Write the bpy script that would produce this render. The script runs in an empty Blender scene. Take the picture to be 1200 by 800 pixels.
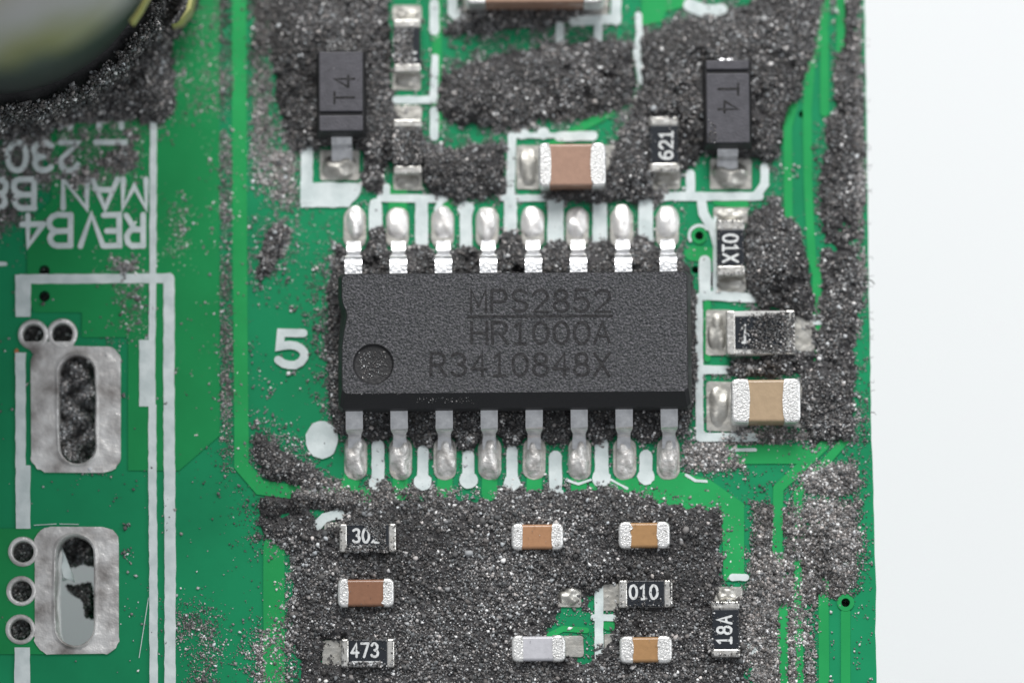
import bpy, bmesh, math, random
import numpy as np
from mathutils import Vector, Matrix, geometry

random.seed(7)
RNG = np.random.default_rng(11)
S = bpy.context.scene
COL = S.collection
R = math.radians

# ------------------------------------------------------------------ camera, light, exposure (1 unit = 1 mm)
PX = 0.0241                       # mm per photo pixel at the board
DIST = 180.0
TILT, ROLL = R(8.0), R(-0.42)
CAM_R = Matrix.Rotation(ROLL, 3, 'Z') @ Matrix.Rotation(TILT, 3, 'X')
LOOK = CAM_R @ Vector((0, 0, -1))
CAM_P = -DIST * LOOK
cam = bpy.data.cameras.new("camera")
cam.sensor_width = 36.0
cam.lens = 36.0 * DIST / (1200 * PX)
cam.clip_start, cam.clip_end = 1.0, 5000.0
cam.dof.use_dof = True
cam.dof.focus_distance = DIST - 1.42
cam.dof.aperture_fstop = 0.001 * cam.lens / 9.5
camo = bpy.data.objects.new("camera", cam)
camo.matrix_world = Matrix.Translation(CAM_P) @ CAM_R.to_4x4()
COL.objects.link(camo)
S.camera = camo

W = bpy.data.worlds.new("World")
S.world = W
W.use_nodes = True
bg = W.node_tree.nodes["Background"]
bg.inputs[0].default_value = (0.93, 0.96, 1.0, 1)
bg.inputs[1].default_value = 0.40


def area(name, loc, target, size, power, col=(1, 1, 1), size_y=None):
    l = bpy.data.lights.new(name, 'AREA')
    l.energy = power
    l.color = col
    l.size = size
    if size_y:
        l.shape = 'RECTANGLE'
        l.size_y = size_y
    o = bpy.data.objects.new(name, l)
    o.location = loc
    d = Vector(target) - Vector(loc)
    o.rotation_euler = d.to_track_quat('-Z', 'Y').to_euler()
    COL.objects.link(o)
    return o


area("softbox_lamp", (0, 190, 185), (0, 0, 0), 150, 680000, (1.0, 0.985, 0.965), 110)
area("side_softbox_lamp", (230, 20, 130), (0, 0, 0), 120, 150000, (0.96, 0.98, 1.0))

S.view_settings.view_transform = 'Standard'
S.view_settings.look = 'None'
S.view_settings.exposure = 0.0
S.view_settings.gamma = 1.0
S.render.engine = 'CYCLES'
S.cycles.max_bounces = 6

# ------------------------------------------------------------------ helpers
_CR = np.array(CAM_R)
_CP = np.array(CAM_P)
_F = DIST / PX


def at_np(px, py, h=0.0):
    px = np.asarray(px, float); py = np.asarray(py, float)
    d = np.stack([(px - 600.0) / _F, (400.0 - py) / _F, -np.ones_like(px)], -1) @ _CR.T
    t = (h - _CP[2]) / d[..., 2]
    return _CP[0] + t * d[..., 0], _CP[1] + t * d[..., 1]


def at(px, py, h=0.0):
    x, y = at_np(np.array([px]), np.array([py]), h)
    return Vector((float(x[0]), float(y[0]), h))


def tag(o, label=None, cat=None, group=None, kind=None):
    if label: o['label'] = label
    if cat: o['category'] = cat
    if group: o['group'] = group
    if kind: o['kind'] = kind
    return o


def empty(name, loc=(0, 0, 0), **k):
    o = bpy.data.objects.new(name, None)
    o.empty_display_size = 0.5
    o.location = loc
    COL.objects.link(o)
    return tag(o, **k)


def link(name, me, mat=None, parent=None, loc=None):
    o = bpy.data.objects.new(name, me)
    if mat is not None and not me.materials:
        me.materials.append(mat)
    COL.objects.link(o)
    if parent is not None:
        o.parent = parent
        o.matrix_parent_inverse = Matrix.Identity(4)
        # vertices are given in world mm: cancel the parents' offset
        off = Vector((0, 0, 0)); p = parent
        while p is not None:
            off += Vector(p.location); p = p.parent
        o.location = (Vector(loc) if loc is not None else Vector((0, 0, 0))) - off
    elif loc is not None:
        o.location = loc
    return o


def finish(bm, name, angle=35, smooth=True):
    bmesh.ops.recalc_face_normals(bm, faces=bm.faces)
    me = bpy.data.meshes.new(name)
    bm.to_mesh(me)
    bm.free()
    if smooth:
        me.polygons.foreach_set('use_smooth', [True] * len(me.polygons))
        me.set_sharp_from_angle(angle=R(angle))
        for p in me.polygons:
            if len(p.vertices) > 8: p.use_smooth = False
    return me


def prism_bm(loops, z0, z1, bm=None):
    """flat solid from px-free world loops (outer, holes) between two heights"""
    bm = bm or bmesh.new()
    vl = [[Vector((p[0], p[1], 0)) for p in l] for l in loops]
    tris = geometry.tessellate_polygon(vl)
    flat = [p for l in vl for p in l]
    top = [bm.verts.new((p.x, p.y, z1)) for p in flat]
    bot = [bm.verts.new((p.x, p.y, z0)) for p in flat]
    for t in tris:
        if len(set(t)) == 3:
            try:
                bm.faces.new([top[i] for i in t]); bm.faces.new([bot[i] for i in reversed(t)])
            except ValueError:
                pass
    k = 0
    for l in vl:
        n = len(l)
        for i in range(n):
            a, b = k + i, k + (i + 1) % n
            try:
                bm.faces.new((bot[a], bot[b], top[b], top[a]))
            except ValueError:
                pass
        k += n
    return bm


def solid(poly, z0, z1, bevel=0.0, segs=3, taper=0.0, bm=None, bottom_bevel=False):
    """n-gon column with a rounded top ring"""
    own = bm is None
    bm = bm or bmesh.new()
    n = len(poly)
    cx = sum(p[0] for p in poly) / n; cy = sum(p[1] for p in poly) / n
    bot = [bm.verts.new((p[0], p[1], z0)) for p in poly]
    def tp(p):
        if not taper: return (p[0], p[1], z1)
        dx, dy = p[0] - cx, p[1] - cy
        return (p[0] - math.copysign(min(taper, abs(dx)), dx), p[1] - math.copysign(min(taper, abs(dy)), dy), z1)
    top = [bm.verts.new(tp(p)) for p in poly]
    bm.faces.new(top)
    bm.faces.new(list(reversed(bot)))
    for i in range(n):
        j = (i + 1) % n
        bm.faces.new((bot[i], bot[j], top[j], top[i]))
    if bevel > 0:
        bm.edges.ensure_lookup_table()
        st = set(top)
        ed = [e for e in bm.edges if e.verts[0] in st and e.verts[1] in st]
        bmesh.ops.bevel(bm, geom=ed, offset=bevel, segments=segs, affect='EDGES', profile=0.5)
    return bm


def rrect(x0, y0, x1, y1, r, n=5):
    r = max(min(r, abs(x1 - x0) / 2 - 1e-4, abs(y1 - y0) / 2 - 1e-4), 1e-4)
    out = []
    for (cx, cy, a) in ((x1 - r, y0 + r, -90), (x1 - r, y1 - r, 0), (x0 + r, y1 - r, 90), (x0 + r, y0 + r, 180)):
        for i in range(n + 1):
            t = R(a + 90 * i / n)
            out.append((cx + r * math.cos(t), cy + r * math.sin(t)))
    return out


def ellipse(cx, cy, rx, ry, n=28):
    return [(cx + rx * math.cos(2 * math.pi * i / n), cy + ry * math.sin(2 * math.pi * i / n)) for i in range(n)]


def resample(pts, step, closed=False):
    out = []
    P = list(pts) + ([pts[0]] if closed else [])
    for a, b in zip(P[:-1], P[1:]):
        d = math.hypot(b[0] - a[0], b[1] - a[1])
        k = max(1, int(d / step))
        for i in range(k):
            out.append((a[0] + (b[0] - a[0]) * i / k, a[1] + (b[1] - a[1]) * i / k))
    if not closed:
        out.append(P[-1])
    return out


def offset_line(pts, w, closed=False, jit=0.0):
    """left and right rails of a stroke"""
    n = len(pts)
    L, Rr = [], []
    for i in range(n):
        a = pts[i - 1] if (i > 0 or closed) else None
        b = pts[(i + 1) % n] if (i < n - 1 or closed) else None
        p = pts[i]
        def nrm(u, v):
            d = math.hypot(v[0] - u[0], v[1] - u[1]) or 1e-9
            return (-(v[1] - u[1]) / d, (v[0] - u[0]) / d)
        if a is None: nx, ny = nrm(p, b)
        elif b is None: nx, ny = nrm(a, p)
        else:
            n1, n2 = nrm(a, p), nrm(p, b)
            mx, my = n1[0] + n2[0], n1[1] + n2[1]
            d = math.hypot(mx, my)
            if d < 1e-6: nx, ny = n1
            else:
                mx, my = mx / d, my / d
                k = 1.0 / max(0.6, mx * n1[0] + my * n1[1])
                nx, ny = mx * k, my * k
        h1 = w / 2 + random.uniform(-jit, jit); h2 = w / 2 + random.uniform(-jit, jit)
        L.append((p[0] + nx * h1, p[1] + ny * h1)); Rr.append((p[0] - nx * h2, p[1] - ny * h2))
    return L, Rr


def stroke_loops(pts, w, closed=False, round_cap=True, jit=0.0):
    L, Rr = offset_line(pts, w, closed, jit)
    if closed:
        return [L, Rr] if abs(poly_area(L)) > abs(poly_area(Rr)) else [Rr, L]
    loop = list(L)
    def cap(c, frm, to):
        a0 = math.atan2(frm[1] - c[1], frm[0] - c[0])
        return [(c[0] + w / 2 * math.cos(a0 - math.pi * k / 5), c[1] + w / 2 * math.sin(a0 - math.pi * k / 5)) for k in range(1, 5)]
    if round_cap: loop += cap(pts[-1], L[-1], Rr[-1])
    loop += list(reversed(Rr))
    if round_cap: loop += cap(pts[0], Rr[0], L[0])
    return [loop]


def poly_area(l):
    return 0.5 * sum(l[i][0] * l[(i + 1) % len(l)][1] - l[(i + 1) % len(l)][0] * l[i][1] for i in range(len(l)))


def px2w(loop, h=0.0):
    xs, ys = at_np([p[0] for p in loop], [p[1] for p in loop], h)
    return list(zip(xs.tolist(), ys.tolist()))


# ------------------------------------------------------------------ materials
def nodes_of(name):
    m = bpy.data.materials.new(name)
    m.use_nodes = True
    nt = m.node_tree
    return m, nt, nt.nodes["Principled BSDF"]


def mk(name, col, rough=0.5, metal=0.0, var=0.0, scale=3.0, col2=None, bump=0.0, bscale=10.0, spec=0.5, detail=4.0, lo=0.35, hi=0.65, coat=0.0, rvar=0.0):
    m, nt, b = nodes_of(name)
    b.inputs['Roughness'].default_value = rough
    b.inputs['Metallic'].default_value = metal
    b.inputs['Specular IOR Level'].default_value = spec
    b.inputs['Coat Weight'].default_value = coat
    b.inputs['Coat Roughness'].default_value = 0.15
    b.inputs['Base Color'].default_value = (*col, 1)
    tc = nt.nodes.new('ShaderNodeTexCoord')
    if col2 is not None or var > 0:
        if col2 is None:
            col2 = tuple(c * (1 - var) for c in col)
        nz = nt.nodes.new('ShaderNodeTexNoise'); nz.inputs['Scale'].default_value = scale; nz.inputs['Detail'].default_value = detail
        rp = nt.nodes.new('ShaderNodeValToRGB')
        rp.color_ramp.elements[0].position = lo; rp.color_ramp.elements[1].position = hi
        rp.color_ramp.elements[0].color = (*col2, 1); rp.color_ramp.elements[1].color = (*col, 1)
        nt.links.new(tc.outputs['Object'], nz.inputs['Vector'])
        nt.links.new(nz.outputs['Fac'], rp.inputs['Fac'])
        nt.links.new(rp.outputs['Color'], b.inputs['Base Color'])
        if rvar:
            mr = nt.nodes.new('ShaderNodeMapRange')
            mr.inputs['From Min'].default_value = lo; mr.inputs['From Max'].default_value = hi
            mr.inputs['To Min'].default_value = min(1, rough + rvar); mr.inputs['To Max'].default_value = rough
            nt.links.new(nz.outputs['Fac'], mr.inputs['Value']); nt.links.new(mr.outputs['Result'], b.inputs['Roughness'])
    if bump > 0:
        n2 = nt.nodes.new('ShaderNodeTexNoise'); n2.inputs['Scale'].default_value = bscale; n2.inputs['Detail'].default_value = 3.0
        bp = nt.nodes.new('ShaderNodeBump'); bp.inputs['Strength'].default_value = 1.0; bp.inputs['Distance'].default_value = bump
        nt.links.new(tc.outputs['Object'], n2.inputs['Vector'])
        nt.links.new(n2.outputs['Fac'], bp.inputs['Height'])
        nt.links.new(bp.outputs['Normal'], b.inputs['Normal'])
    return m


M = {}
M['mask'] = mk('solder_mask_on_laminate', (0.007, 0.275, 0.112), 0.45, col2=(0.005, 0.225, 0.092), scale=0.35, bump=0.006, bscale=2.2, spec=0.22)
M['copper'] = mk('solder_mask_on_copper', (0.020, 0.375, 0.105), 0.42, col2=(0.014, 0.310, 0.085), scale=0.5, bump=0.006, bscale=2.5, spec=0.25)
M['pour'] = mk('solder_mask_on_copper_pour', (0.011, 0.285, 0.085), 0.42, col2=(0.009, 0.240, 0.070), scale=0.4, bump=0.006, bscale=2.0, spec=0.22)
M['laminate'] = mk('laminate_edge', (0.22, 0.24, 0.12), 0.8, var=0.4, scale=5)
M['silk'] = mk('white_ink', (0.74, 0.81, 0.81), 0.6, col2=(0.58, 0.66, 0.66), scale=2.2, bump=0.012, bscale=8, spec=0.3)
M['pad'] = mk('tinned_pad', (0.62, 0.61, 0.57), 0.34, 0.9, col2=(0.40, 0.39, 0.36), scale=3.0, bump=0.03, bscale=3.5, rvar=0.2)
M['solder'] = mk('shiny_solder', (0.95, 0.94, 0.93), 0.36, 0.60, col2=(0.80, 0.78, 0.76), scale=4.0, bump=0.035, bscale=5.0, rvar=0.2)
M['dull_solder'] = mk('dull_solder', (0.88, 0.87, 0.85), 0.36, 0.6, col2=(0.52, 0.50, 0.48), scale=4.0, bump=0.09, bscale=5.0, rvar=0.25)
M['rough_solder'] = mk('worn_solder', (0.82, 0.81, 0.80), 0.40, 0.55, col2=(0.24, 0.22, 0.21), scale=1.15, detail=9, bump=0.10, bscale=2.4, rvar=0.3, lo=0.30, hi=0.60)
M['lead'] = mk('tinned_lead', (0.80, 0.81, 0.83), 0.28, 0.9, col2=(0.60, 0.61, 0.63), scale=5.0, bump=0.02, bscale=7.0)
M['barrel'] = mk('plated_barrel', (0.52, 0.49, 0.45), 0.4, 0.8, col2=(0.25, 0.22, 0.2), scale=2.5, bump=0.05, bscale=4)
M['epoxy'] = mk('smooth_black_epoxy', (0.022, 0.022, 0.025), 0.55, bump=0.01, bscale=9, spec=0.35)
M['grain_epoxy'] = mk('grainy_black_epoxy', (0.100, 0.096, 0.110), 0.38, col2=(0.020, 0.023, 0.026), scale=16, bump=0.07, bscale=15, spec=0.6, lo=0.44, hi=0.68, detail=2)  # pale speckle in the colour stands in for glints off the grain
M['laser'] = mk('laser_mark', (0.040, 0.039, 0.042), 0.6, var=0.6, scale=11, bump=0.03, bscale=14, spec=0.25)
M['recess'] = mk('recess_epoxy', (0.028, 0.028, 0.030), 0.5, bump=0.03, bscale=10, spec=0.4)
M['diode'] = mk('dull_grey_epoxy', (0.088, 0.086, 0.100), 0.55, col2=(0.068, 0.067, 0.078), scale=4, bump=0.012, bscale=14, spec=0.4)
M['black'] = mk('black_glaze', (0.016, 0.020, 0.027), 0.35, bump=0.006, bscale=6, spec=0.4)
M['ceramic'] = mk('white_ceramic', (0.72, 0.72, 0.70), 0.5, var=0.15, scale=4)
M['ink'] = mk('white_marking', (0.78, 0.80, 0.80), 0.55, var=0.25, scale=9)
M['term'] = mk('silver_termination', (0.88, 0.88, 0.87), 0.33, 0.72, col2=(0.36, 0.35, 0.33), scale=17, bump=0.018, bscale=18, lo=0.32, hi=0.44)
M['rterm'] = mk('tin_termination', (0.84, 0.83, 0.80), 0.30, 0.8, col2=(0.60, 0.58, 0.54), scale=7, bump=0.02, bscale=8)
def cer(name, c):
    return mk(name, c, 0.24, var=0.10, scale=6, bump=0.005, bscale=12, spec=0.45)
M['c_pink'] = cer('pinkish_ceramic', (0.43, 0.27, 0.20))
M['c_beige'] = cer('beige_ceramic', (0.46, 0.34, 0.22))
M['c_brown'] = cer('brown_ceramic', (0.29, 0.145, 0.088))
M['c_tan'] = cer('tan_ceramic', (0.44, 0.235, 0.125))
M['c_ochre'] = cer('ochre_ceramic', (0.43, 0.245, 0.110))
M['c_grey'] = cer('pale_grey_ceramic', (0.56, 0.56, 0.60))
M['olive'] = mk('olive_sleeve', (0.24, 0.235, 0.085), 0.5, col2=(0.30, 0.30, 0.29), scale=0.20, bump=0.02, bscale=1.5, lo=0.40, hi=0.58)
rp = [n_ for n_ in M['olive'].node_tree.nodes if n_.type == 'VALTORGB'][0].color_ramp
e_ = rp.elements.new(0.47); e_.color = (0.26, 0.25, 0.075, 1)
rp.elements[0].color = (0.085, 0.095, 0.09, 1); rp.elements[2].color = (0.42, 0.42, 0.41, 1)  # pale ramp end puts a highlight into the sleeve's colour
M['yellow'] = mk('yellow_tape', (0.52, 0.51, 0.17), 0.5, col2=(0.38, 0.38, 0.22), scale=1.2)
M['table'] = mk('white_tabletop', (0.875, 0.882, 0.900), 0.7, var=0.015, scale=0.02, spec=0.2)
M['stand_in_grey'] = mk('stand_in_grey', (0.36, 0.365, 0.385), 0.6, var=0.06, scale=0.6)  # only for the added block: grey of shaded table put into the colour
M['flux'] = mk('copper_bare', (0.55, 0.22, 0.10), 0.4, 0.7)

# dust: each grain carries its own colour
m, nt, b = nodes_of('dust_grains')
a = nt.nodes.new('ShaderNodeAttribute'); a.attribute_name = 'grain_tint'
nt.links.new(a.outputs['Color'], b.inputs['Base Color'])
b.inputs['Roughness'].default_value = 0.7
b.inputs['Specular IOR Level'].default_value = 0.35
M['dust'] = m

# ------------------------------------------------------------------ setting: the white tabletop under the board
TABLE_Z = -40.0
bm = bmesh.new()
bm_v = [bm.verts.new((x, y, TABLE_Z)) for x, y in ((-900, -900), (900, -900), (900, 900), (-900, 900))]
bm.faces.new(bm_v)
tag(link('tabletop_surface', finish(bm, 'tabletop_surface'), M['table']), 'plain white tabletop under and beside the circuit board', kind='structure')

# ------------------------------------------------------------------ the circuit board
board = empty('circuit_board', (0, 0, 0), label='dusty green circuit board with white printed outlines and tinned slots', cat='circuit board')


def part(name, loops_px, z0, z1, mat, parent=None):
    lw = [px2w(l, z1) for l in loops_px]
    return link(name, finish(prism_bm(lw, z0, z1), name, smooth=False), mat, parent or board)


edge = [(1011, -300), (1012, -40), (1014, 40), (1015, 110), (1016, 160), (1017, 230), (1018, 330), (1020, 430), (1021, 500), (1023, 560),
        (1024.5, 620), (1025, 650), (1026.5, 690), (1026, 740), (1027, 800), (1028, 860), (1032, 1100)]
edge = [(x + random.uniform(-.5, .5), y) for x, y in resample(edge, 14)]
outer = [(-420, 1100), (-420, -300)] + edge
slot_u = [(69, 436)] + [(90 + 21 * math.cos(R(t)), 437 + 21 * math.sin(R(t))) for t in range(200, 361, 16)] + [(112, 470), (111, 500)] + \
         [(91 + 21 * math.cos(R(t)), 522 + 21 * math.sin(R(t))) for t in range(0, 181, 18)] + [(69, 490)]
slot_l = [(66, 650)] + [(88 + 22 * math.cos(R(t)), 650 + 23 * math.sin(R(t))) for t in range(200, 361, 16)] + [(110, 690), (110, 728)] + \
         [(88 + 22 * math.cos(R(t)), 733 + 23 * math.sin(R(t))) for t in range(10, 181, 17)] + [(65, 700)]
rings_u = [(39, 392), (73, 391)]
rings_l = [(27, 646), (25, 692), (24, 737)]
small = [(819.5, 276, 5.2), (815, 316, 4.5), (991, 705.5, 5.2), (52, 317, 6.5), (52, 347, 6.5), (940, 134, 4.2)]
holes = [slot_u, slot_l] + [ellipse(x, y, 12.5, 12.5, 28) for x, y in rings_u + rings_l] + [ellipse(x, y, r, r, 14) for x, y, r in small]
part('laminate', [outer] + holes, -1.6, 0.0, M['mask'])

ZC = 0.030        # copper under the mask
_k = [0]


def trace(pts, w, mat='copper', cap=True, z=None):
    _k[0] += 1
    zz = ZC + 0.0012 * (_k[0] % 9)
    return part('copper_trace', stroke_loops(resample(pts, 30), w, round_cap=cap, jit=0.25), 0.002, zz, M[mat])


def pour(poly, mat='copper', hol=()):
    _k[0] += 1
    return part('copper_pour', [poly] + list(hol), 0.002, ZC + 0.0012 * (_k[0] % 9), M[mat])


pour([(60, -60), (257, -60), (257, 250), (257.5, 510), (210, 551), (150, 551), (150, 395), (96, 395), (96, 366), (40, 366), (32, 345), (32, 262), (60, 235)], 'pour', hol=[ellipse(52, 317, 6.5, 6.5, 14), ellipse(52, 347, 6.5, 6.5, 14)])
pour([(-60, 619), (60, 619), (60, 630), (58, 766), (-60, 766)], 'pour',
     hol=[ellipse(x, y, 13, 13, 16) for x, y in rings_l])
trace([(280, -60), (281, 300), (283, 545), (305, 571), (360, 578), (430, 580)], 17)
trace([(321, 640), (321, 860)], 25)
trace([(969, -60), (966, 30), (950, 72), (946, 128), (947, 215), (951, 300), (957, 322), (958, 420)], 10)
trace([(966, 38), (966.5, 132)], 10)
trace([(985, -60), (985, 50), (983, 90)], 9)
trace([(930, 122), (923, 150), (924, 252), (930, 280)], 10)
trace([(966, 521), (912, 572), (911, 640), (917, 720), (918, 860)], 12)
trace([(995, 510), (935, 578), (935, 690), (938, 860)], 10)
trace([(965, 680), (966, 860)], 12)
part('copper_trace', [stroke_loops([(991, 717), (991, 860)], 11)[0]], 0.002, ZC + .002, M['copper'])
part('via_ring', [ellipse(991, 705.5, 10, 10, 24), ellipse(991, 705.5, 5.2, 5.2, 14)], 0.002, ZC + .012, M['copper'])
trace([(850, 532), (940, 532)], 22)
pour([(690, 566), (775, 556), (800, 553), (832, 562), (858, 580), (872, 590), (872, 680), (848, 680), (846, 600), (700, 590)])
trace([(512, -60), (512, 150)], 11)
pour([(752, -60), (806, -60), (803, 8), (780, 14), (776, 26), (752, 30)])
trace([(640, 175), (683, 148), (715, 132)], 10)
trace([(466, 245), (466, 224)], 22)
trace([(519, 245), (524, 226)], 20)
trace([(811, 297), (830, 298)], 18)
trace([(841, 235), (872, 239)], 12)
for i in range(1, 8):
    trace([(417 + 52.4 * i, 552), (416 + 52.4 * i, 578)], 18)
trace([(415, 552), (408, 574)], 20)
trace([(712, 732), (745, 735)], 12)
trace([(687, 738), (660, 736), (644, 744)], 7)
trace([(829, 355), (829, 420)], 8)
part('via_ring', [ellipse(819.5, 276, 9, 10, 22), ellipse(819.5, 276, 5.2, 5.2, 14)], 0.002, ZC + .014, M['copper'])

# tinned pads
ZP = 0.045


def pad(x0, y0, x1, y1, r=3, mat='pad', h=ZP):
    poly = [(x + random.uniform(-.5, .5), y + random.uniform(-.5, .5)) for x, y in rrect(x0, y0, x1, y1, r)]
    w = px2w(poly, h)
    return link('solder_pad', finish(solid(w if poly_area(w) > 0 else w[::-1], 0.003, h, 0.015, 2), 'solder_pad'), M[mat], board)


for p in ((375, 176, 421, 211), (460, 6, 494, 24), (460, 82, 493, 106), (460, 124, 494, 142), (461, 202, 494, 223), (605, 170, 640, 222), (700, 170, 727, 222),
          (763, 126, 797, 140), (764, 198, 797, 222), (832, 186, 881, 222), (836, 243, 876, 262), (836, 318, 874, 342), (827, 363, 858, 416), (925, 370, 955, 411),
          (828, 447, 866, 505), (930, 447, 962, 500), (380, 612, 402, 646), (460, 612, 484, 646), (376, 677, 402, 711), (456, 677, 480, 711), (378, 750, 404, 779),
          (458, 749, 482, 780), (578, 613, 604, 644), (655, 613, 680, 644), (704, 612, 730, 643), (780, 612, 806, 643), (705, 684, 729, 715), (784, 681, 808, 712),
          (653, 686, 681, 711), (578, 744, 604, 775), (658, 745, 684, 769), (708, 742, 732, 773), (782, 745, 806, 775), (837, 687, 870, 712), (836, 760, 868, 786),
          (543, -30, 562, 20), (688, -30, 713, 18), (842, 30, 866, 62), (380, 22, 420, 58)):
    pad(*p)


def dome(name, cx, cy, rx, ry, z0, h, mat, parent, px=True, expo=2.4, seed=0, skew=0.0, jig=0.12):
    """solder blob: rounded outline, domed and slightly lumpy"""
    rnd = random.Random(seed)
    bm = bmesh.new()
    ph = [rnd.uniform(0, 6.28) for _ in range(4)]
    rings, segs = 7, 26
    rows = []
    for k in range(rings + 1):
        r = 1 - k / rings
        row = []
        for j in range(segs):
            t = 2 * math.pi * j / segs
            c, s = math.cos(t), math.sin(t)
            e = 2 / expo
            x = math.copysign(abs(c) ** e, c); y = math.copysign(abs(s) ** e, s)
            wob = 1 + 0.045 * math.sin(2 * t + ph[0]) + 0.03 * math.sin(3 * t + ph[1])
            X, Y = cx + rx * x * r * wob, cy + ry * y * r * wob
            z = z0 + h * (1 - r ** 2.2) ** 0.75 * (1 + skew * y * r) + h * jig * r ** 3 * (1 - r) * math.sin(3 * t + ph[2]) * 4
            p = at(X, Y, z)
            row.append(bm.verts.new(p))
            if k == rings: break
        rows.append(row)
    for k in range(rings):
        a, b2 = rows[k], rows[k + 1]
        for j in range(segs):
            j2 = (j + 1) % segs
            if len(b2) == 1: bm.faces.new((a[j], a[j2], b2[0]))
            else: bm.faces.new((a[j], a[j2], b2[j2], b2[j]))
    return link(name, finish(bm, name, 60), mat, parent)


TOPX = [416, 466, 518.5, 571, 624.5, 676.5, 728.5, 782]
BOTX = [417, 469.5, 521.5, 574, 626, 679.5, 732, 783]
for i, x in enumerate(TOPX):
    pad(x - 13.5, 243, x + 13.5, 291, 12)
    vr = random.Random(300 + i)
    dome('solder_joint', x + vr.uniform(-1, 1), 261 + vr.uniform(-2, 2), 12.4 + vr.uniform(-1.3, 1.2), 19.5 + vr.uniform(-2.5, 2), 0.03, 0.17 + vr.uniform(-.04, .06), M['solder'], board, seed=i, skew=vr.uniform(.0, .35), jig=vr.uniform(.3, .9), expo=vr.uniform(2.1, 2.9))
for i, x in enumerate(BOTX):
    pad(x - 13.5, 512, x + 13.5, 562, 12)
    vr = random.Random(400 + i)
    dome('solder_joint', x + vr.uniform(-1, 1), 536 + vr.uniform(-1.5, 1.5), 12.2 + vr.uniform(-1.4, 1.3), 25.5 + vr.uniform(-2, 1.5), 0.03, 0.25 + vr.uniform(-.03, .05), M['dull_solder'], board, seed=20 + i, skew=vr.uniform(-.4, -.1), jig=vr.uniform(.3, .9), expo=vr.uniform(2.1, 3.0))
for i, (x, y, rx, ry, h) in enumerate(((397, 196, 21, 16, .30), (477, 15, 15, 7, .10), (477, 95, 15, 9, .10), (477, 213, 15, 9, .10), (619, 196, 12, 23, .12),
                                       (780, 212, 15, 9, .10), (856, 205, 22, 16, .32), (856, 251, 17, 7, .12), (855, 333, 17, 8, .12), (840, 390, 11, 24, .12),
                                       (842, 476, 12, 26, .12), (667, 698, 13, 12, .20), 
                                       (853, 697, 14, 9, .15), (852, 52, 9, 8, .16))):
    dome('solder_joint', x, y, rx, ry, 0.035, h * .7, M['pad'], board, seed=50 + i, expo=2.3, jig=.8)

# tinned slots with their rings
def big_pad(rect, rings, slot, jit=1.0):
    x0, y0, x1, y1 = rect
    base = [(x + random.uniform(-jit, jit), y + random.uniform(-jit, jit)) for x, y in rrect(x0, y0, x1, y1, 20, 7)]
    p = empty('tinned_slot', (0, 0, 0)); p.parent = board
    w = [px2w(base, 0.06), px2w(slot, 0.06)]
    link('slot_land', finish(prism_bm(w, 0.002, 0.062), 'slot_land', smooth=False), M['rough_solder'], p)
    # raised lip round the slot
    cxs = sum(q[0] for q in slot) / len(slot); cys = sum(q[1] for q in slot) / len(slot)
    for g, (o, z) in enumerate(((1.20, 0.10),)):
        lip = [(cxs + (q[0] - cxs) * 1.22 + random.uniform(-1, 1), cys + (q[1] - cys) * 1.07 + random.uniform(-1, 1)) for q in slot]
        mid = [(cxs + (q[0] - cxs) * 1.09, cys + (q[1] - cys) * 1.03) for q in slot]
        bm = bmesh.new()
        rr = []
        for lp, zz in ((lip, 0.06), (mid, 0.14), (slot, 0.10)):
            rr.append([bm.verts.new(at(q[0], q[1], zz)) for q in lp])
        for a_, b_ in zip(rr[:-1], rr[1:]):
            n = len(a_)
            for i in range(n):
                bm.faces.new((a_[i], a_[(i + 1) % n], b_[(i + 1) % n], b_[i]))
        # barrel wall
        low = [bm.verts.new(at(q[0], q[1], 0.10).to_tuple()[:2] + (-1.62,)) for q in slot]
        n = len(low)
        for i in range(n):
            bm.faces.new((rr[-1][i], rr[-1][(i + 1) % n], low[(i + 1) % n], low[i]))
        link('slot_barrel', finish(bm, 'slot_barrel', 60), M['rough_solder'], p)
    for (cx, cy) in rings:
        bm = bmesh.new()
        rr = []
        for rad, zz in ((18, 0.02), (17, 0.07), (14.5, 0.09), (12.5, 0.06)):
            rr.append([bm.verts.new(at(q[0], q[1], zz)) for q in ellipse(cx, cy, rad, rad, 28)])
        rr.append([bm.verts.new((v.co.x, v.co.y, -1.62)) for v in rr[-1]])
        for a_, b_ in zip(rr[:-1], rr[1:]):
            n = len(a_)
            for i in range(n):
                bm.faces.new((a_[i], a_[(i + 1) % n], b_[(i + 1) % n], b_[i]))
        link('hole_ring', finish(bm, 'hole_ring', 60), M['rough_solder'], p)
    return p


pu = big_pad((36, 405, 142, 553), rings_u, slot_u)
pl = big_pad((40, 617, 140, 766), rings_l, slot_l)
part('slot_web', [[(24, 400), (88, 400), (80, 418), (44, 418)]], 0.002, 0.066, M['rough_solder'])
part('bare_copper', [ellipse(19.5, 412, 2.5, 4, 10)], 0.002, 0.05, M['flux'])
part('bare_copper', [ellipse(19, 420, 2, 3, 10)], 0.002, 0.05, M['flux'])
ub = px2w(rrect(-60, 500, 230, 900, 8), -28.0)  # added block; its grey stands in for shaded table behind the lower slot
tag(link('added_grey_block', finish(solid(ub if poly_area(ub) > 0 else ub[::-1], TABLE_Z, -28.0, 0.6, 3), 'added_grey_block'), M['stand_in_grey']),
    'added grey block standing in for the shaded table seen through the lower slot', 'block')
# bent metal lug inside the lower slot
lug = [(72, 640), (77, 652), (83, 668), (87, 681), (80, 676), (72, 679), (74, 664)]
link('bent_lug', finish(solid([q for q in px2w(lug, -0.3)][::-1], -0.75, -0.3, 0.05, 2), 'bent_lug'), M['silk'], pl)

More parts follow.
